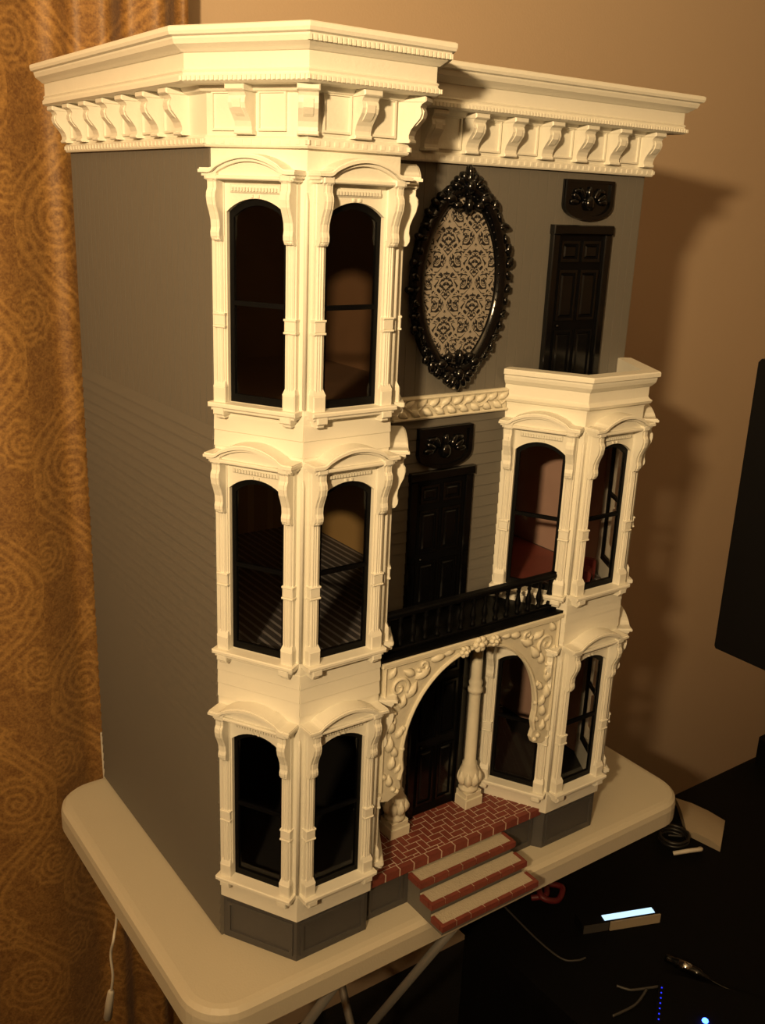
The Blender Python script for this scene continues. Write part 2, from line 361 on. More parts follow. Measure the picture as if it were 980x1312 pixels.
# ---- floors, roof, rooms
def inset(P, o): return [off(P, i, -o) for i in range(len(P))]
foot = [(0, D)] + TOW + BAY + [(WD, 0), (WD, D)]
footT = [(0, D)] + TOW + [(WD, 0), (WD, D)]
def slab(name, P, z0, z1, mat, **k): return MB().xy(inset(P, .007), z0, z1).build(name, mat, house, **k)
slab('room_floor', foot, .0535, .056, 'int_dark')
slab('room_floor', foot, .316, .323, 'plank_floor', label='striped plank floor')
slab('room_floor', foot, .555, .562, 'int_brown')
slab('roof', footT, .846, .880, 'white')
xm = .30
for z0, z1, ml, mr in ((.056, .316, 'int_dark', 'int_grey'), (.323, .555, 'gold_wallpaper', 'gold_wallpaper'), (.562, .80, 'int_brown', 'int_brown')):
    MB().box(.007, xm, .338, .344, z0, z1).build('room_wall', ml, house)
    MB().box(xm + .006, WD - .007, .338, .344, z0, z1).build('room_wall', mr, house)
    MB().box(xm, xm + .006, .03, .344, z0, z1).build('partition', ml, house)
    MB().box(WD - .010, WD - .0065, .001, .338, z0, z1).build('room_wall', 'int_rose' if z0 < .4 else mr, house)
MB().box(.31, .525, -.0, .30, .3232, .3245).build('carpet', 'int_redfloor', house, label='dark red floor covering')
v = MB()
for k in range(9): v.ball((.345 + .02 * k, .22, .50), .014, .012, .045, 8, 6)
v.build('valance', 'int_red', house, smooth=True, label='red swagged valance')
def toy_chair(x, y, rz, k, label):
    o = empty('toy_armchair', (x, y, .3248), label, 'chair'); o.rotation_euler = (0, 0, rz)
    MB().bbox(-.030 * k, .030 * k, -.028 * k, .022 * k, .008, .030 * k, .004).build('seat', 'int_red', o)
    MB().bbox(-.036 * k, .036 * k, .022 * k, .034 * k, .0, .072 * k, .006).build('backrest', 'int_red', o)
    for q in (-1, 1):
        MB().bbox(q * .036 * k - .006 * k, q * .036 * k + .006 * k, -.030 * k, .021 * k, .0, .044 * k, .003).build('armrest', 'int_red', o)
        MB().box(q * .026 * k - .003, q * .026 * k + .003, -.027 * k, -.021 * k, .0, .008).build('leg', 'black', o)
toy_chair(.415, .150, R(-25), 1.15, 'red toy armchair deep inside the upper room behind the balcony')
toy_chair(.468, -.028, R(35), .62, 'small red toy armchair in the upper bay window on the right')

# ---- windows
def arch_pts(w, zb, sp, ap, n=12):
    r = (w * w + (ap - sp) ** 2) / (2 * (ap - sp)); a0 = math.asin(w / r)
    return [(-w, zb), (w, zb)] + [(r * math.sin(a0 * (1 - 2 * i / n)), ap - r + r * math.cos(a0 * (1 - 2 * i / n))) for i in range(n + 1)]
def hood_line(x):          # upper outline of the hood
    a = abs(x)
    if a > .0365: return .2050
    e = max(0, (a - .030) / .0065)
    return .2050 + (.0118 * (1 - (a / .036) ** 2) if a < .030 else .0118 * (1 - (.03 / .036) ** 2) * (1 - e) ** 2)
w, gb, sp, ap = WI['w'], WI['gb'], WI['sp'], WI['ap']
m_ = MB()
ar = arch_pts(w, gb, sp, ap)[2:]
m_.xz([(.031, sp), (.031, .205), (-.031, .205), (-.031, sp)] + ar[::-1], -.0035, .005)
m_.box(-.031, -w, -.003, .005, .012, sp).box(w, .031, -.003, .005, .012, sp)
m_.bbox(-.024, .024, -.0055, -.003, .190, .1975, .001)
for k in range(15): m_.box(-.021 + k * .003 - .0009, -.021 + k * .003 + .0009, -.0072, -.005, .1915, .1945)
for k in (-1, 1): m_.box(k * .003 - .001, k * .003 + .001, -.005, -.003, .1865, .189)
me_case = data(m_, 'window', 'white')
def reed(x0, x1, y):       # reeded pilaster plan
    P = [(x0, 0)]; n = 3; ww = (x1 - x0 - .003) / n
    P += [(x0, y + .001), (x0 + .0015, y + .001)]
    for i in range(n):
        a = x0 + .0015 + i * ww
        P += [(a, y), (a + ww * .35, y - .0008), (a + ww * .65, y - .0008), (a + ww, y), (a + ww, y + .001)] if i < n - 1 else [(a, y), (a + ww * .35, y - .0008), (a + ww * .65, y - .0008), (a + ww, y)]
    P += [(x1 - .0015, y + .001), (x1, y + .001), (x1, 0)]
    return P
m_ = MB(); m_.xy(reed(-.0050, .0050, -.0055), .03, .155)
m_.bbox(-.0050, .0050, -.0058, 0, .155, .205, .001)
m_.bbox(-.0063, .0063, -.0085, 0, .012, .0265, .001); m_.add([(-.0063, 0, .0265), (.0063, 0, .0265), (.0063, -.008, .0265), (-.0063, -.008, .0265), (-.005, 0, .0315), (.005, 0, .0315), (.005, -.0055, .0315), (-.005, -.0055, .0315)], [(0, 1, 2, 3), (4, 5, 6, 7), (0, 1, 5, 4), (1, 2, 6, 5), (2, 3, 7, 6), (3, 0, 4, 7)])
m_.bbox(-.0056, .0056, -.0070, 0, .0800, .0890, .0008); m_.bbox(-.0060, .0060, -.0078, 0, .0890, .0908, .0005); m_.bbox(-.0060, .0060, -.0078, 0, .0782, .0800, .0005)
me_pil = data(m_, 'pilaster', 'white')
con = [(0, .205), (-.0165, .205), (-.0165, .2005), (-.0150, .198), (-.0150, .193), (-.0168, .190), (-.0172, .186), (-.0160, .180), (-.0132, .174), (-.0110, .168), (-.0105, .162), (-.0115, .158), (-.0112, .1545), (-.009, .151), (-.0062, .1505), (0, .154)]
m_ = MB().yz(con, -.0044, .0044); m_.yz([(y * 1.04 - .0003, z) for y, z in con[1:-2]] + [(0, .16)], -.0018, .0018); m_.bbox(-.0052, .0052, -.0175, 0, .1995, .205, .001); m_.ball((0, -.0085, .1535), .0048, .0030, .0030)
me_con = data(m_, 'console', 'white')
xs = [-.0455 + .091 * i / 40 for i in range(41)]
m_ = MB()
m_.xz([(x, hood_line(x) - .002) for x in xs if abs(x) < .042] + [(.0415, .1995), (-.0415, .1995)], -.0125, 0)
m_.bbox(-.0425, .0425, -.0165, 0, .2000, .2035, .001)
def strip(zlo, zhi, y0, sc): m_.xz([(x * sc, hood_line(x) + zhi) for x in xs] + [(x * sc, hood_line(x) + zlo) for x in xs[::-1]], y0, 0)
strip(-.0025, .0000, -.0165, .975); strip(.0000, .0025, -.0200, 1.0); strip(.0025, .0038, -.0185, .99)
me_hood = data(m_, 'hood', 'white')
m_ = MB(); m_.bbox(-.0445, .0445, -.0135, 0, .0085, .0128, .001).bbox(-.0425, .0425, -.011, 0, .0055, .0085, .0008)
for k in (-1, 1): m_.bbox(k * .034 - .0055, k * .034 + .0055, -.0125, 0, .002, .0085, .001).bbox(k * .034 - .004, k * .034 + .004, -.009, 0, -.0015, .002, .001)
me_sill = data(m_, 'sill', 'white')
m_ = MB(); m_.ring(arch_pts(w, gb - .001, sp, ap), arch_pts(w - .0042, gb + .006, sp - .004, ap - .0055), .0012, .0048); m_.box(-w + .003, w - .003, .0005, .0045, .0975, .1015)
me_sash = data(m_, 'sash', 'black')
m_ = MB(); m_.box(-w + .004, w - .004, .0028, .0033, gb + .005, .0985); me_p1 = data(m_, 'pane', 'glass')
up = [(x, z) for x, z in arch_pts(w - .004, .1005, sp - .003, ap - .006)]
m_ = MB().xz(up, .0022, .0027); me_p2 = data(m_, 'pane', 'glass')
m_ = MB().tube([(0, 0, .014), (0, 0, .186), (0, 0, .192)], [.0017, .0017, .0006], 8); me_bead = data(m_, 'corner_bead', 'white', True)
def window(x, y, z, rz):
    o = link('window', me_case, house, (x, y, z), rz, 'white arched bay window with black sash')
    for k in (-1, 1):
        link('pilaster', me_pil, o, (k * .0352, 0, 0)); link('console', me_con, o, (k * .0352, 0, 0))
    link('hood', me_hood, o); link('sill', me_sill, o); link('sash', me_sash, o, label='black window sash'); link('pane', me_p1, o); link('pane', me_p2, o)
def bay(P, levels, zbot, ztop, bands, name):
    m2 = MB(); segs = []
    for i in range(3):
        a, b = Vector(P[i]), Vector(P[i + 1]); rz = math.atan2(b.y - a.y, b.x - a.x); c = (a + b) / 2; L = (b - a).length; segs.append((c, rz, L))
        ca, sa = math.cos(rz), math.sin(rz)
        def bx(u0, u1, z0, z1):
            t = MB().box(u0, u1, 0, .004, z0, z1); m2.add([(c.x + px * ca - py * sa, c.y + px * sa + py * ca, pz) for px, py, pz in t.v], t.f)
        h = L / 2; zs = zbot
        for lv in levels:
            bx(-h, h, zs, lv + .013); bx(-h, -.0295, lv + .013, lv + .176); bx(.0295, h, lv + .013, lv + .176)
            t = MB().xz([(h, lv + .176), (h, lv + .20), (-h, lv + .20), (-h, lv + .176), (-.0285, lv + .176)] + [(x, lv + z) for x, z in ar[::-1] if abs(x) < .0245] + [(.0285, lv + .176)], 0, .004)
            m2.add([(c.x + px * ca - py * sa, c.y + px * sa + py * ca, pz) for px, py, pz in t.v], t.f)
            zs = lv + .20
        bx(-h, h, zs, ztop)
    o = m2.build(name, 'white', house, label='white three sided bay')
    for c, rz, L in segs:
        s0 = c - Vector((math.cos(rz), math.sin(rz))) * L / 2
        for z0, z1 in bands: clap(o, s0, rz, L, z0, z1, .0125, wboard_me, .0012)
        for lv in levels: window(c.x, c.y, lv, rz)
    for i in (1, 2):
        for lv in levels: link('corner_bead', me_bead, o, (*off(P, i, .0005), lv))
LV = (.0735, .3335, .5745)
bay(TOW, LV, .0525, H0 + .046, ((.290, .3335), (.545, .5745)), 'tower_bay')
bay(BAY, (.0705, .330), .0525, .556, ((.284, .330),), 'front_bay')

# ---- cornice
PATH = [(0, D)] + TOW + [(WD, 0), (WD, D)]
ZS = .846
cor = MB()
cor.sweep(PATH, [(0, ZS), (.0255, ZS), (.0285, ZS + .0015), (.0285, ZS + .005), (.0265, ZS + .007), (.0265, ZS + .0075), (.0275, ZS + .009), (.0255, ZS + .0105), (.0255, ZS + .022), (.0275, ZS + .0225), (.030, ZS + .0245), (.0345, ZS + .0275), (.0360, ZS + .031), (.0360, ZS + .0325), (.039, ZS + .0335), (.0400, ZS + .036), (.0400, ZS + .039), (.0385, ZS + .040), (0, ZS + .040)])
cor.sweep(PATH, [(0, H0), (.0055, H0), (.0065, H0 + .0015), (.0065, H0 + .007), (.0045, H0 + .009), (.0035, H0 + .009), (.0035, ZS), (0, ZS)])
cor.sweep(PATH, [(.0035, ZS - .005), (.009, ZS - .004), (.012, ZS), (.0035, ZS)])
cornice = cor.build('cornice', 'white', house, label='deep white bracketed cornice')
bead = MB()
def along(a, b, step, o):
    a, b = Vector(a), Vector(b); n = max(1, int((b - a).length / step)); d = (b - a) / n; nd = d.normalized()
    for i in range(n + 1): yield a + d * i, nd, Vector((nd.y, -nd.x))
op1 = [off(PATH, i, .0285) for i in range(len(PATH))]; op2 = [off(PATH, i, .0062) for i in range(len(PATH))]; op3 = [off(PATH, i, .0352) for i in range(len(PATH))]
def bits(P, i, step, z0, z1, wd, dp):
    for p, d, n in along(P[i], P[i + 1], step, 0):
        q = [p - d * wd - n * dp, p + d * wd - n * dp, p + d * wd + n * dp, p - d * wd + n * dp]
        bead.xy([(v_.x, v_.y) for v_ in q], z0, z1)
for i in range(1, 5): bits(op1, i, .0042, ZS + .0018, ZS + .0052, .0013, .0014)
for i in range(0, 5): bits(op2, i, .0085, H0 + .0026, H0 + .0062, .0020, .0009)
for i in range(2, 4): bits(op3, i, .0042, ZS + .0275, ZS + .0315, .0012, .0016)
bead.build('bead_moulding', 'white', cornice, kind='stuff')
bp = [(0, .8455), (-.0225, .8455), (-.0235, .8435), (-.0235, .8415), (-.0205, .8400), (-.0190, .8375), (-.0200, .8355), (-.0205, .8325), (-.0190, .8285), (-.0150, .8240), (-.0115, .8195), (-.0100, .8155), (-.0102, .8125), (-.0090, .8105), (0, .8105)]
mk = MB().yz(bp, -.0078, .0078); mk.bbox(-.0090, .0090, -.0245, 0, .8412, .8458, .001); mk.yz([(-.0195, .8370), (-.0215, .8345), (-.0205, .8290), (-.0165, .8245), (-.0105, .8200), (-.005, .83)], -.0040, .0040)
mk.bbox(-.0086, .0086, -.0115, 0, .8095, .8125, .0008)
me_br = data(mk, 'bracket', 'white')
mk = MB().ring([(-.014, .8125), (.014, .8125), (.014, .8425), (-.014, .8425)], [(-.0122, .8143), (.0122, .8143), (.0122, .8407), (-.0122, .8407)], -.0065, -.003); mk.box(-.0122, .0122, -.0045, -.003, .8143, .8407)
me_fp = data(mk, 'panel', 'white')
def seg_rz(a, b): return math.atan2(b[1] - a[1], b[0] - a[0])
def bracket(x, y, rz): link('bracket', me_br, cornice, (x, y, 0), rz)
def panel(x, y, rz, s_=1): link('panel', me_fp, cornice, (x, y, 0), rz, scale=(s_, 1, 1))
ys = [.343 - .0503 * i for i in range(7)]
for y in ys: bracket(0, y, R(-90)); bracket(WD, y, R(90))
for a, b in zip(ys, ys[1:]): panel(0, (a + b) / 2, R(-90), 1.05); panel(WD, (a + b) / 2, R(90), 1.05)
cant = Vector((math.cos(R(-60)), math.sin(R(-60)))); cant2 = Vector((math.cos(R(60)), math.sin(R(60))))
a0, b0, c0 = Vector(TOW[0]), Vector(TOW[1]), Vector(TOW[2])
for t_ in (.42,): p = a0 + cant * C_ * t_; bracket(p.x, p.y, R(-60))
for t_ in (.20, .68): p = a0 + cant * C_ * t_; panel(p.x, p.y, R(-60), .92)
bracket(*off(TOW, 1, -.001), R(-30)); bracket(*off(TOW, 2, -.001), R(35)); bracket(b0.x + C_ * .5, b0.y, 0)
for t_ in (.26, .74): panel(b0.x + C_ * t_, b0.y, 0, .95)
for t_ in (.5,): p = c0 + cant2 * C_ * t_; bracket(p.x, p.y, R(60))
for t_ in (.25, .78): p = c0 + cant2 * C_ * t_; panel(p.x, p.y, R(60), .8)
fx = [.2235 + .0507 * i for i in range(7)]
fx[-1] = WD - .008
for x in fx: bracket(x, 0, 0)
for a, b in zip(fx, fx[1:]): panel((a + b) / 2, 0, 0, 1.05)

# ---- parapet on the lower bay
par = MB(); ZP = .556
par.sweep(BAY, [(-.006, ZP - .002), (.0008, ZP - .002), (.0008, ZP), (.006, ZP + .002), (.0075, ZP + .005), (.0045, ZP + .007), (.003, ZP + .009), (.003, ZP + .020), (.005, ZP + .0215), (.0085, ZP + .0255), (.0095, ZP + .029), (.0095, ZP + .031), (.0125, ZP + .0325), (.0125, ZP + .0365), (.0115, ZP + .0380), (-.006, ZP + .0380)])
par.build('parapet', 'white', house, label='white moulded parapet of the upper balcony')
MB().xy(inset(BAY, .004), .5625, .566).build('deck', 'grey_dark', house)

# ---- grey base
BP = [(.003, D - .002), (.003, -.001), (A_ + .002, -B_ + .003), (A_ + C_ - .002, -B_ + .003), (A_ + C_ + .005, -.066), (PX - .006, -.066), (PX + .002, -B_ + .003), (PX + C_ - .002, -B_ + .003), (PX + C_ + A_ - .004, -.001), (WD - .003, -.001), (WD - .003, D - .002)]
base = MB().xy(BP, 0, .0525).build('foundation', 'grey_dark', house, label='dark grey panelled foundation')
bm2 = MB()
def bpanel(a, b, m0, m1):
    a, b = Vector(a), Vector(b); rz = seg_rz(a, b); L = (b - a).length; d = (b - a).normalized(); p = a + d * m0; ww = L - m0 - m1
    me = data(MB().ring([(0, .006), (ww, .006), (ww, .047), (0, .047)], [(.004, .010), (ww - .004, .010), (ww - .004, .043), (.004, .043)], -.0018, .001), 'panel_frame', 'grey_dark')
    link('panel_frame', me, base, (p.x, p.y, 0), rz)
bpanel(BP[1], BP[2], .004, .004); bpanel(BP[2], BP[3], .004, .004); bpanel(BP[4], (.196, -.066), .002, .004); bpanel((.345, -.066), BP[5], .004, .002); bpanel(BP[6], BP[7], .004, .004)

# ---- porch of herringbone bricks
ZT = .0565; PF = -.0715
porch_poly = [(.1425, PF), (.4005, PF), (.3575, -.0015), (.1795, -.0015)]
porch = MB().xy([(.1435, PF - .0006), (.3995, PF - .0006), (.3570, -.002), (.1800, -.002)], .0466, ZT - .0006).build('porch', 'mortar', house, label='porch deck of red herringbone bricks with pale mortar')
def clip(poly, cp):
    n = len(cp)
    for i in range(n):
        a, b = cp[i], cp[(i + 1) % n]; out = []
        def side(p): return (b[0] - a[0]) * (p[1] - a[1]) - (b[1] - a[1]) * (p[0] - a[0])
        for j in range(len(poly)):
            p, q = poly[j], poly[(j + 1) % len(poly)]; sp_, sq = side(p), side(q)
            if sp_ >= 0: out.append(p)
            if (sp_ >= 0) != (sq >= 0):
                t_ = sp_ / (sp_ - sq); out.append((p[0] + (q[0] - p[0]) * t_, p[1] + (q[1] - p[1]) * t_))
        poly = out
        if len(poly) < 3: return []
    return poly
def area(P): return abs(sum(P[i][0] * P[(i + 1) % len(P)][1] - P[(i + 1) % len(P)][0] * P[i][1] for i in range(len(P)))) / 2
bw = .0086; g = .00085
inner = [(.150, PF + .0075), (.393, PF + .0075), (.3570, -.002), (.1800, -.002)]
for i in range(-60, 60):
    for j in range(-60, 60):
        k = (i - j) % 4
        if k == 0: x0, y0, x1, y1 = i, j, i + 2, j + 1
        elif k == 3: x0, y0, x1, y1 = i, j, i + 1, j + 2
        else: continue
        x0, y0, x1, y1 = .27 + x0 * bw + g, -.06 + y0 * bw + g, .27 + x1 * bw - g, -.06 + y1 * bw - g
        P = clip([(x0, y0), (x1, y0), (x1, y1), (x0, y1)], inner)
        if P and area(P) > bw * bw * .22:
            z = ZT + random.uniform(0, .0004)
            MB().xy(P, ZT - .003, z).build('brick', 'brick', porch)
nb = 13
for i in range(nb):
    a, b = .1435 + (.2560) * i / nb, .1435 + .2560 * (i + 1) / nb
    MB().box(a + .0011, b - .0011, PF - .0012, PF + .0058, .0472, ZT + random.uniform(0, .0005)).build('brick', 'brick', porch)

# ---- stairs
st = MB(); X0, X1 = .2005, .3370
NZ = [(.0425, -.0915, PF + .004), (.0285, -.1125, -.0905), (.0145, -.1335, -.1115)]
st.yz([(-.0662, 0), (-.0662, .0365), (-.0875, .0365), (-.0875, .0225), (-.1085, .0225), (-.1085, .0085), (-.1295, .0085), (-.1295, 0)], X0, X1)
stairs = st.build('stair', 'grey', house, label='three step stair with brick edged treads')
for z, yf, yb in NZ:
    tr = MB().box(X0 - .001, X1 + .001, yf + .0002, yb + .001, z - .006, z).build('tread', 'tread', house, label='sandy tread edged with red brick')
    nbr = 7
    for i in range(nbr):
        a = X0 - .0035 + (X1 - X0 + .007) * i / nbr; b = X0 - .0035 + (X1 - X0 + .007) * (i + 1) / nbr
        MB().box(a + .0006, b - .0006, yf - .0005 + random.uniform(-.0003, .0003), yf + .0042, z - .0068, z + .0005).build('brick', 'brick', tr)
    MB().box(X0 - .0035, X0 + .0012, yf + .0045, yb - .002, z - .0066, z + .0004).build('brick', 'brick', tr)
    MB().box(X1 - .0012, X1 + .0035, yf + .0045, yb - .002, z - .0066, z + .0004).build('brick', 'brick', tr)

# ---- doors
def door(x0, x1, z0, z1, y=0):
    w_ = x1 - x0; h_ = z1 - z0; c = .010
    m2 = MB().bbox(0, c, -.006, 0, 0, h_ - c, .001).bbox(w_ - c, w_, -.006, 0, 0, h_ - c, .001).bbox(-.001, w_ + .001, -.0075, 0, h_ - c, h_, .001)
    o = m2.build('door', 'gloss_black', house, loc=(x0, y, z0), label='black six panel door')
    MB().box(c, w_ - c, -.0022, 0, 0, h_ - c).build('slab', 'black', o)
    iw = w_ - 2 * c; ih = h_ - c; pw = (iw - .003 * 3 - .006) / 2
    rows = ((.06, .40), (.46, .78), (.83, .96))
    for a, b in rows:
        for k in (0, 1):
            u0 = c + .005 + k * (pw + .005)
            pm = MB().ring([(u0, a * ih), (u0 + pw, a * ih), (u0 + pw, b * ih), (u0, b * ih)], [(u0 + .003, a * ih + .003), (u0 + pw - .003, a * ih + .003), (u0 + pw - .003, b * ih - .003), (u0 + .003, b * ih - .003)], -.0040, -.0015)
            pm.bbox(u0 + .005, u0 + pw - .005, -.0038, -.0015, a * ih + .005, b * ih - .005, .0015); pm.build('panel', 'gloss_black', o)
    MB().ball((c + .006, -.006, ih * .43), .0022, .003, .0022).build('knob', 'gloss_black', o, smooth=True)
door(.399, .490, .563, .7455, -.0013); door(.2235, .310, .324, .490); door(.240, .324, ZT, .288)

# ---- plaques
def plaque(x0, x1, z0, z1):
    w_ = x1 - x0; h_ = z1 - z0; cx = w_ / 2
    out = [(w_, h_), (0, h_), (0, h_ * .38)] + [(cx - cx * math.cos(R(a)), h_ * .38 * (1 - math.sin(R(a)))) for a in range(15, 180, 15)] + [(w_, h_ * .38)]
    o = MB().xz(out, -.004, 0).build('plaque', 'gloss_black', house, loc=(x0, -.001, z0), label='black shield shaped relief plaque')
    inn = [(cx + (x - cx) * .86, h_ * .52 + (z - h_ * .52) * .84) for x, z in out]
    MB().ring(out, inn, -.0065, -.003).build('rim', 'gloss_black', o)
    s_ = MB()
    for k in range(7):
        a = R(-90 + k * 30); s_.ball((cx + .30 * w_ * math.sin(a), -.005, h_ * .45 + .22 * h_ * math.cos(a)), .0035, .003, .0085, 8, 5, a)
    s_.ball((cx, -.006, h_ * .42), .007, .005, .009); s_.ball((cx - .018, -.005, h_ * .72), .007, .003, .003); s_.ball((cx + .018, -.005, h_ * .72), .007, .003, .003)
    s_.build('relief', 'gloss_black', o, smooth=True)
plaque(.4115, .4855, .7505, .7925); plaque(.2305, .3030, .4915, .5370)

# ---- oval damask panel in ornate frame
oc = (.2735, -.0015, .686)
def ell(a, b, n=64, pt=.0): return [(a * math.sin(2 * math.pi * i / n) * (1 - pt * abs(math.cos(2 * math.pi * i / n)) ** 3), b * math.cos(2 * math.pi * i / n)) for i in range(n)]
oval = empty('oval_frame', oc, '', ''); del oval['label']; del oval['category']
bpy.data.objects.remove(oval)
fr = MB(); n = 64
ra, rb = .0545, .091
Ls = []
for t_, dy in ((1.14, 0), (1.13, -.005), (1.05, -.0105), (.95, -.0100), (.87, -.006), (.84, -.003), (.84, 0)):
    e = ell(ra, rb, n, .10); c_ = [(x - ra * .0, z) for x, z in e]
    k = (t_ - 1) * .0545
    Ls.append([(x + k * x / math.hypot(x, z * .35 + 1e-9) if abs(x) > 1e-6 else x, dy, z + (1 if z > 0 else -1) * k * abs(z) / rb) for x, z in c_])
fr.loops(Ls + [Ls[0]], True, False, False)
oval = fr.build('oval_frame', 'gloss_black', house, smooth=True, loc=oc, label='ornate glossy black oval frame around black and cream damask')
MB().xz(ell(ra * .9, rb * .93, n, .10), -.0035, 0).build('damask_panel', 'damask', oval, label='black and cream damask panel')
sc = MB(); e = ell(ra * 1.15, rb * 1.08, 46, .10)
for i, (x, z) in enumerate(e):
    a = math.atan2(x, z); b_ = i % 2
    q_ = random.uniform(.93, 1.05); sc.ball((x * q_, -.0055, z * (.99 + .03 * (q_ - 1))), random.uniform(.0032, .0055), random.uniform(.0035, .0055), random.uniform(.0050, .0085), 8, 5, a + random.uniform(-1.2, 1.2))
    sc.ball((x * .95, -.0085, z * .96), .0022, .0040, random.uniform(.004, .0065), 7, 4, a + (1.0 if b_ else -1.0))
e = ell(ra * .90, rb * .94, 60, .10)
for x, z in e: sc.ball((x, -.0065, z), .0017, .0020, .0017, 6, 4)
sc.build('scrollwork', 'gloss_black', oval, smooth=True)
def crest(s_, tip):
    cr = MB()
    for k in range(-3, 4):
        a = R(k * 24); L_ = .0150 - .0016 * abs(k)
        cr.ball((.016 * math.sin(a), -.008, s_ * (rb - .001 + .011 * math.cos(a))), .0042, .006, L_ * .62, 8, 6, a * s_)
    for k in (-1, 1):
        cr.ball((k * .022, -.008, s_ * (rb - .010)), .008, .007, .006, 8, 6); cr.ball((k * .014, -.009, s_ * (rb - .016)), .006, .006, .005, 8, 6)
    cr.ball((0, -.010, s_ * (rb + .002)), .006, .007, .008, 8, 6); cr.ball((0, -.008, s_ * (rb + tip)), .0035, .005, .008, 8, 6)
    cr.ball((0, -.009, s_ * (rb - .016)), .0040, .006, .009, 8, 6)
    cr.build('crest', 'gloss_black', oval, smooth=True)
crest(1, .016); crest(-1, .012)
MB().ball((-.003, -.006, -(rb + .0155)), .0035, .003, .0022, 8, 5, .6).build('chip', 'resin', oval, smooth=True, label='pale chip at the lower tip')

# ---- garland strip
leaf = MB()
def leaf_rows(k=9):
    L = []
    for j in range(k + 1):
        t_ = j / k; wv = .30 * math.sin(math.pi * t_ ** .75) + .008; L.append([(t_, -y, wv * x) for x, y in ((-1, 0), (-.55, .16 * math.sin(math.pi * t_) + .02), (0, .28 * math.sin(math.pi * t_) + .03), (.55, .16 * math.sin(math.pi * t_) + .02), (1, 0))])
    return L
leaf.loops(leaf_rows()); me_leaf = data(leaf, 'leaf', 'resin', True)
def put_leaf(parent, x, y, z, ang, L, flip=1, me=me_leaf):
    o = link('leaf', me, parent, (x, y, z)); o.rotation_euler = (0, -ang, 0); o.scale = (L, L, L * flip); return o
gx0, gx1, gz = xE + .012, xA - .002, .5595
gar = MB().bbox(gx0, gx1, -.005, 0, gz - .0125, gz + .0125, .0012)
gar.tube([(gx0, -.0055, gz + .0105), (gx1, -.0055, gz + .0105)], .0016, 6).tube([(gx0, -.0055, gz - .0105), (gx1, -.0055, gz - .0105)], .0016, 6)
wav = [(gx0 + .004 + (gx1 - gx0 - .008) * i / 60, -.006, gz + .004 * math.sin(i * .52)) for i in range(61)]
gar.tube(wav, .0013, 6)
garland = gar.build('garland', 'resin', house, label='cream leafy garland moulding strip')
for i in range(18):
    x = gx0 + .006 + (gx1 - gx0 - .018) * i / 17; s_ = 1 if i % 2 else -1
    put_leaf(garland, x, -.0050, gz + .001 * s_, R(s_ * 32), .0155)

# ---- balcony, arch, columns
MB().xy([(.1400, -.0775), (.3985, -.0775), (.3555, -.001), (.1825, -.001)], .3185, .3235).build('balcony_floor', 'black', house, label='black painted balcony floor')
ax, hw = .2695, .097
def arch_curve(n=40): 
    return [(ax + hw * math.cos(R(180 - 180 * i / n)), .203 + .106 * math.sin(R(180 * i / n))) for i in range(n + 1)]
xl, xr, zt, zb = .1455, .3935, .3185, .158
ac = arch_curve()
low = [(.158, .155), (.1705, .160), (.1745, .168), (.1715, .178), (.1745, .190)]
inner_c = low + ac + [(2 * ax - x, z) for x, z in low[::-1]]
outer_c = []
for i, (x, z) in enumerate(inner_c):
    t_ = i / (len(inner_c) - 1)
    # outer boundary: up the left side, along the top, down the right side
    Lp = [(xl, .158), (xl, zt), (xr, zt), (xr, .158)]; l1, l2 = zt - .158, xr - xl
    if x < ax - hw * .72 and z < .3: outer_c.append((xl, min(zt, max(.158, .158 + (z - .155) * l1 / .125))))
    elif x > ax + hw * .72 and z < .3: outer_c.append((xr, min(zt, max(.158, .158 + (z - .155) * l1 / .125))))
    else: outer_c.append((max(xl, min(xr, ax + (x - ax) * (xr - xl) / 2 / (hw * .72))), zt))
arch = MB().ring(outer_c, inner_c, -.0765, -.0705)
# strip between the two open curves only: rebuild as quads
arch = MB(); nI = len(inner_c)
P4 = [[(x, -.0765, z) for x, z in outer_c], [(x, -.0765, z) for x, z in inner_c], [(x, -.0705, z) for x, z in inner_c], [(x, -.0705, z) for x, z in outer_c]]
vs = [p for l in P4 for p in l]; fs = []
for r_ in range(4):
    for i in range(nI - 1): fs.append((r_ * nI + i, r_ * nI + i + 1, ((r_ + 1) % 4) * nI + i + 1, ((r_ + 1) % 4) * nI + i))
fs += [(0, nI, 2 * nI, 3 * nI), (nI - 1, 2 * nI - 1, 3 * nI - 1, 4 * nI - 1)]
arch.add(vs, fs)
arch.tube([(x, -.0772, z) for x, z in inner_c[3:-3]], .0022, 6)
arch.tube([(xl + .002, -.0772, .17), (xl + .002, -.0772, zt - .004), (xr - .002, -.0772, zt - .004), (xr - .002, -.0772, .17)], .0020, 6)
arch.bbox(xl - .003, xr + .003, -.0800, -.070, zt - .003, zt + .002, .0008)
archo = arch.build('arch', 'resin', house, smooth=False, label='cream carved arch of leaf scrolls over the porch')
def scroll(cx, cz, r0, turns, s_, a0=0):
    pts = [(cx + s_ * r0 * (1 - t_ / 26) * math.cos(a0 + turns * 2 * math.pi * t_ / 24), -.0775, cz + r0 * (1 - t_ / 26) * math.sin(a0 + turns * 2 * math.pi * t_ / 24)) for t_ in range(25)]
    MB().tube(pts, [.0023 - .0012 * t_ / 24 for t_ in range(25)], 6).build('scroll', 'resin', archo, smooth=True)
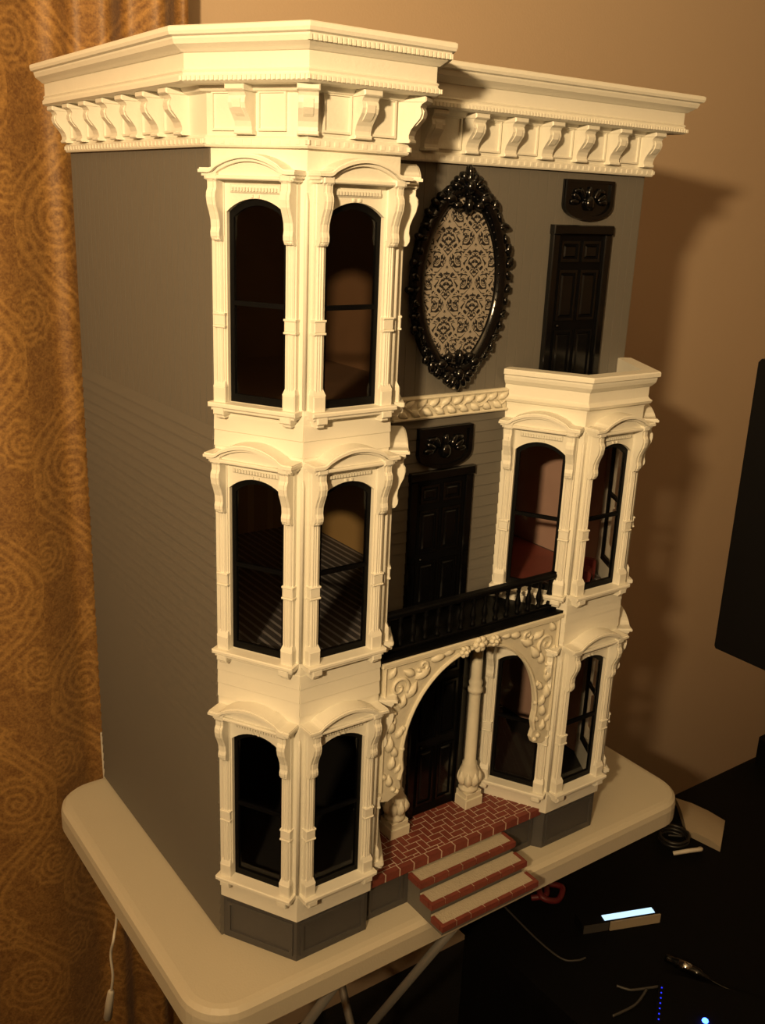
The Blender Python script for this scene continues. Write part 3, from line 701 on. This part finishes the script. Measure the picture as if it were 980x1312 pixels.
for s_ in (1, -1):
    def mx_(x): return x if s_ == 1 else 2 * ax - x
    scroll(mx_(.1655), .288, .0125, 1.4, s_, R(-40)); scroll(mx_(.1585), .252, .0085, 1.3, s_, R(60)); scroll(mx_(.196), .3055, .0075, 1.3, s_, R(200))
    for x, z, a, L in ((.1750, .272, 52, .022), (.1690, .262, 75, .018), (.186, .292, 25, .022), (.1860, .297, 150, .018), (.206, .308, 12, .020), (.2200, .3120, 3, .018), (.1530, .300, 60, .016), (.156, .268, 110, .016),
                       (.1580, .236, 95, .020), (.1650, .228, 60, .016), (.1560, .214, 85, .020), (.1660, .206, 110, .017), (.1590, .192, 80, .018), (.1660, .186, 60, .012), (.1590, .172, 95, .016), (.1540, .182, 120, .012)):
        o = put_leaf(archo, mx_(x), -.0762, z, R(a if s_ == 1 else 180 - a), L)
    for x, z in ((.1735, .238), (.1735, .214), (.1640, .168), (.1690, .164)):
        MB().ball((mx_(x), -.077, z), .0030, .0030, .0032, 8, 5).build('bead', 'resin', archo, smooth=True)
def rosette(x, z, r):
    o = MB().ball((x, -.0825, z), r * .35, .004, r * .35, 8, 5).build('rosette', 'resin', archo, smooth=True)
    return o
def flower(x, z, r):
    f_ = MB().ball((x, -.0835, z), r * .36, .0035, r * .36, 10, 6)
    for k in range(6): f_.ball((x + r * .62 * math.cos(R(60 * k)), -.0810, z + r * .62 * math.sin(R(60 * k))), r * .42, .0032, r * .42, 8, 5)
    f_.build('rosette', 'resin', archo, smooth=True)
flower(ax, .3135, .0095); flower(ax - .021, .3095, .0068); flower(ax + .021, .3125, .0068)

def column(x, y):
    pr = [(.0125, ZT + .020), (.0125, ZT + .024), (.0105, ZT + .026), (.0120, ZT + .032), (.0135, ZT + .040), (.0120, ZT + .048), (.0090, ZT + .054), (.0095, ZT + .057), (.0072, ZT + .060), (.0068, ZT + .150), (.0066, ZT + .152), (.0092, ZT + .154), (.0092, ZT + .158), (.0072, ZT + .160), (.0086, ZT + .166), (.0072, ZT + .169), (.0066, ZT + .172), (.0064, .314)]
    o = MB().lathe(pr, 14, (0, 0)).build('column', 'resin', house, smooth=True, loc=(x, y, 0), label='cream turned porch column with carved foot')
    MB().bbox(-.0135, .0135, -.0135, .0125, ZT, ZT + .013, .001).bbox(-.012, .012, -.012, .011, ZT + .013, ZT + .020, .001).build('plinth', 'resin', o)
    for k in range(8):
        a = R(45 * k); q = put_leaf(o, .0105 * math.cos(a), .0105 * math.sin(a), ZT + .027, R(90), .022); q.rotation_euler = (0, R(-90), a + R(90))
column(.3285, -.0135); column(.2165, -.0135)

# ---- balcony railing
ry = -.0665; rx0, rx1 = .1475, .3905
rail = MB().bbox(rx0, rx1, ry - .005, ry + .004, .3625, .3685, .0015).build('railing', 'black', house, label='black balcony railing with turned balusters')
MB().bbox(rx0, rx1, ry - .0035, ry + .0035, .3255, .3295, .001).build('bottom_rail', 'black', rail)
bal = data(MB().lathe([(.0030, .3290), (.0030, .3325), (.0018, .3345), (.0034, .3400), (.0036, .3430), (.0020, .3500), (.0016, .3540), (.0026, .3560), (.0018, .3580), (.0028, .3605), (.0028, .3630)], 8), 'baluster', 'black', True)
for i in range(15): link('baluster', bal, rail, (rx0 + .008 + (rx1 - rx0 - .016) * i / 14, ry, 0))
for x in (rx0 + .001, rx1 - .001): MB().box(x - .0035, x + .0035, ry - .0035, ry + .0035, .3235, .3700).build('post', 'black', rail)

# ------------------------------------------------------------------ things beside the table
def curve_pts(P, n=10):
    P = [Vector(p) for p in P]; out = []
    for i in range(len(P) - 1):
        p0, p1, p2, p3 = P[max(0, i - 1)], P[i], P[i + 1], P[min(len(P) - 1, i + 2)]
        for k in range(n):
            t = k / n; out.append(.5 * ((2 * p1) + (p2 - p0) * t + (2 * p0 - 5 * p1 + 4 * p2 - p3) * t * t + (3 * p1 - p0 - 3 * p2 + p3) * t ** 3))
    return out + [P[-1]]
DZ = -.20
dk = empty('desk', (1.0, -.25, FZ), 'low black desk to the right of the folding table', 'desk')
under(MB().box(.40, 1.55, -.62, .092, DZ - .025, DZ).build('desk_top', 'desk'), dk)
for x0, x1 in ((.42, .44), (1.51, 1.53)): under(MB().box(x0, x1, -.60, .07, FZ, DZ - .025).build('side_panel', 'desk'), dk)
under(MB().box(.44, 1.51, .05, .065, FZ + .1, DZ - .025).build('back_panel', 'desk'), dk)

tv = empty('television', (.97, -.30, DZ), 'large black flat television seen from the side at the right edge', 'television')
under(MB().yz([(.086, .072), (.089, .076), (.089, .550), (.084, .556), (-.70, .556), (-.705, .55), (-.705, .076), (-.70, .072)], .95, .985).build('housing', 'screen'), tv)
under(MB().box(.948, .952, -.69, .074, .090, .541).build('screen', 'screen'), tv)
under(MB().box(.955, .985, -.36, -.26, DZ + .012, .10).build('neck', 'screen'), tv)
under(MB().xy(rrect(.87, 1.09, -.50, -.12, .05), DZ, DZ + .012).build('stand', 'screen'), tv)
bx_ = MB().xy(rrect(1.12, 1.36, -.1, .085, .01), DZ, DZ + .05).build('set_top_box', 'desk'); tag(bx_, 'black box standing on the far end of the desk', 'box')

# little device with lit strip
dev = empty('lit_device', (.585, -.078, DZ), 'small dark device with a glowing pale blue strip on the desk', 'device'); dev.rotation_euler = (0, 0, R(-20.5))
MB().box(-.068, .052, -.006, .018, 0, .016).build('body', 'desk', dev)
MB().box(-.034, .044, -.0050, .0050, .0162, .0172).build('lit_strip', 'glow', dev, label='glowing pale blue strip')
MB().box(-.026, .052, -.0085, -.0062, .0005, .0145).build('front_label', 'cream_card', dev, label='beige front strip')
MB().box(-.066, -.028, -.0075, -.0062, .001, .014).build('front_cover', 'cable', dev)
# router with blue light
ro = empty('router', (.5158, -.1996, DZ), 'black router with a bright blue light at the lower right corner', 'router'); ro.rotation_euler = (0, 0, R(215.5))
MB().xy(rrect(-.03, .10, -.004, .125, .010), .0, .0215).build('body', 'desk', ro)
MB().ball((.036, .054, .0225), .0040, .0040, .0030, 12, 8).build('light', 'led', ro, smooth=True, label='bright blue light')
for k in range(7): MB().ball((.009 * k, 0, .0218), .0011, .0011, .001, 6, 4).build('indicator', 'led_dim', ro, smooth=True)
# chrome tipped adapter
ad = MB().tube(curve_pts([(.5747, -.1600, DZ + .010), (.5820, -.1840, DZ + .010), (.5894, -.2078, DZ + .010), (.6030, -.2350, DZ + .004), (.6250, -.2750, DZ + .003)], 6), [.0055] * 4 + [.0070] * 8 + [.0040] * 2 + [.0016] * 11, 12).build('adapter', 'gloss_black', smooth=True); tag(ad, 'glossy black cable adapter lying above the router', 'adapter')
MB().tube([(.5800, -.1770, DZ + .0102), (.5850, -.1935, DZ + .0102)], .0072, 12).build('chrome_band', 'chrome', ad, smooth=True)
# cream card behind the table corner
cd = MB(); rows = []; na, nb_, fa, fb = Vector((.830, .008)), Vector((.841, -.050)), Vector((.890, .078)), Vector((.908, -.009))
for j in range(9):
    t_ = j / 8; pa, pb = na.lerp(fa, t_), nb_.lerp(fb, t_); hh = .004 + .010 * math.sin(math.pi * (.15 + .7 * t_))
    rows.append([(*pa.lerp(pb, u), DZ + h) for u, h in ((0, hh), (.33, hh + .004), (.66, hh + .004), (1, hh), (1, .0005), (0, .0005))])
cd.loops(rows); o = cd.build('curved_case', 'cream_card'); tag(o, 'curved cream plastic case on the desk behind the table corner', 'case')
# cables
def cable(name, P, r, mat, label): tag(MB().tube(curve_pts(P), r, 7).build(name, mat, smooth=True), label, 'cable')
cable('cable', [(.466, .060, -.1985), (.463, .0236, -.1985), (.4583, -.0373, -.1985), (.4615, -.079, -.1985), (.4773, -.0925, -.1985), (.490, -.095, -.1985)], .0013, 'cable', 'thin grey cable running across the desk below the stair')
cable('cable', [(.4872, -.1525, -.198), (.495, -.165, -.198), (.5037, -.171, -.198), (.5392, -.1861, -.198)], .0018, 'cable', 'short grey cable lying between device and router')
cable('cable', [(.4448, -.1842, -.198), (.4772, -.1875, -.198), (.4950, -.1850, -.198), (.5128, -.180, -.1955)], .0018, 'cable', 'pale cable end forking off near the router')
cable('black_cord', [(.80, .02, DZ + .004)] + [(.795 + .022 * math.cos(a * .7), .005 + .022 * math.sin(a * .7), DZ + .005 + a * .0007) for a in range(22)], .0026, 'dark_cable', 'coiled black cord on the desk behind the table corner')
cable('white_cable', [(.770, -.015, DZ + .004), (.785, -.030, DZ + .012), (.805, -.038, DZ + .012), (.815, -.030, DZ + .004)], .0035, 'cord', 'short looped white cable under the table corner')
cable('red_cord', [(.508, .030, DZ + .004), (.525, .018, DZ + .010), (.545, .035, DZ + .008), (.555, .015, DZ + .012), (.535, .004, DZ + .006), (.515, .016, DZ + .012), (.53, .04, DZ + .016)], .0045, 'red_cable', 'red cord bundled on the desk beneath the table edge')
# white cord with switch
wc = empty('switch_cord', (-.083, .12, -.30), 'thin white cord with inline switch hanging off the table side', 'cord')
under(MB().tube(curve_pts([(.0025, .368, .062), (.0028, .368, .03), (.0040, .369, -.02), (.0060, .366, -.048), (-.02, .30, -.052), (-.060, .16, -.048), (-.0805, .112, -.046), (-.0835, .118, -.075), (-.0825, .118, -.105), (-.083, .1255, -.135)]), .0016, 7).build('wire', 'cord', smooth=True), wc)
under(MB().tube([(-.083, .1250, -.132), (-.083, .1265, -.136), (-.083, .135, -.160), (-.083, .144, -.188), (-.083, .145, -.190)], [.0020, .0040, .0048, .0052, .0030], 10).build('inline_switch', 'cord', smooth=True), wc)
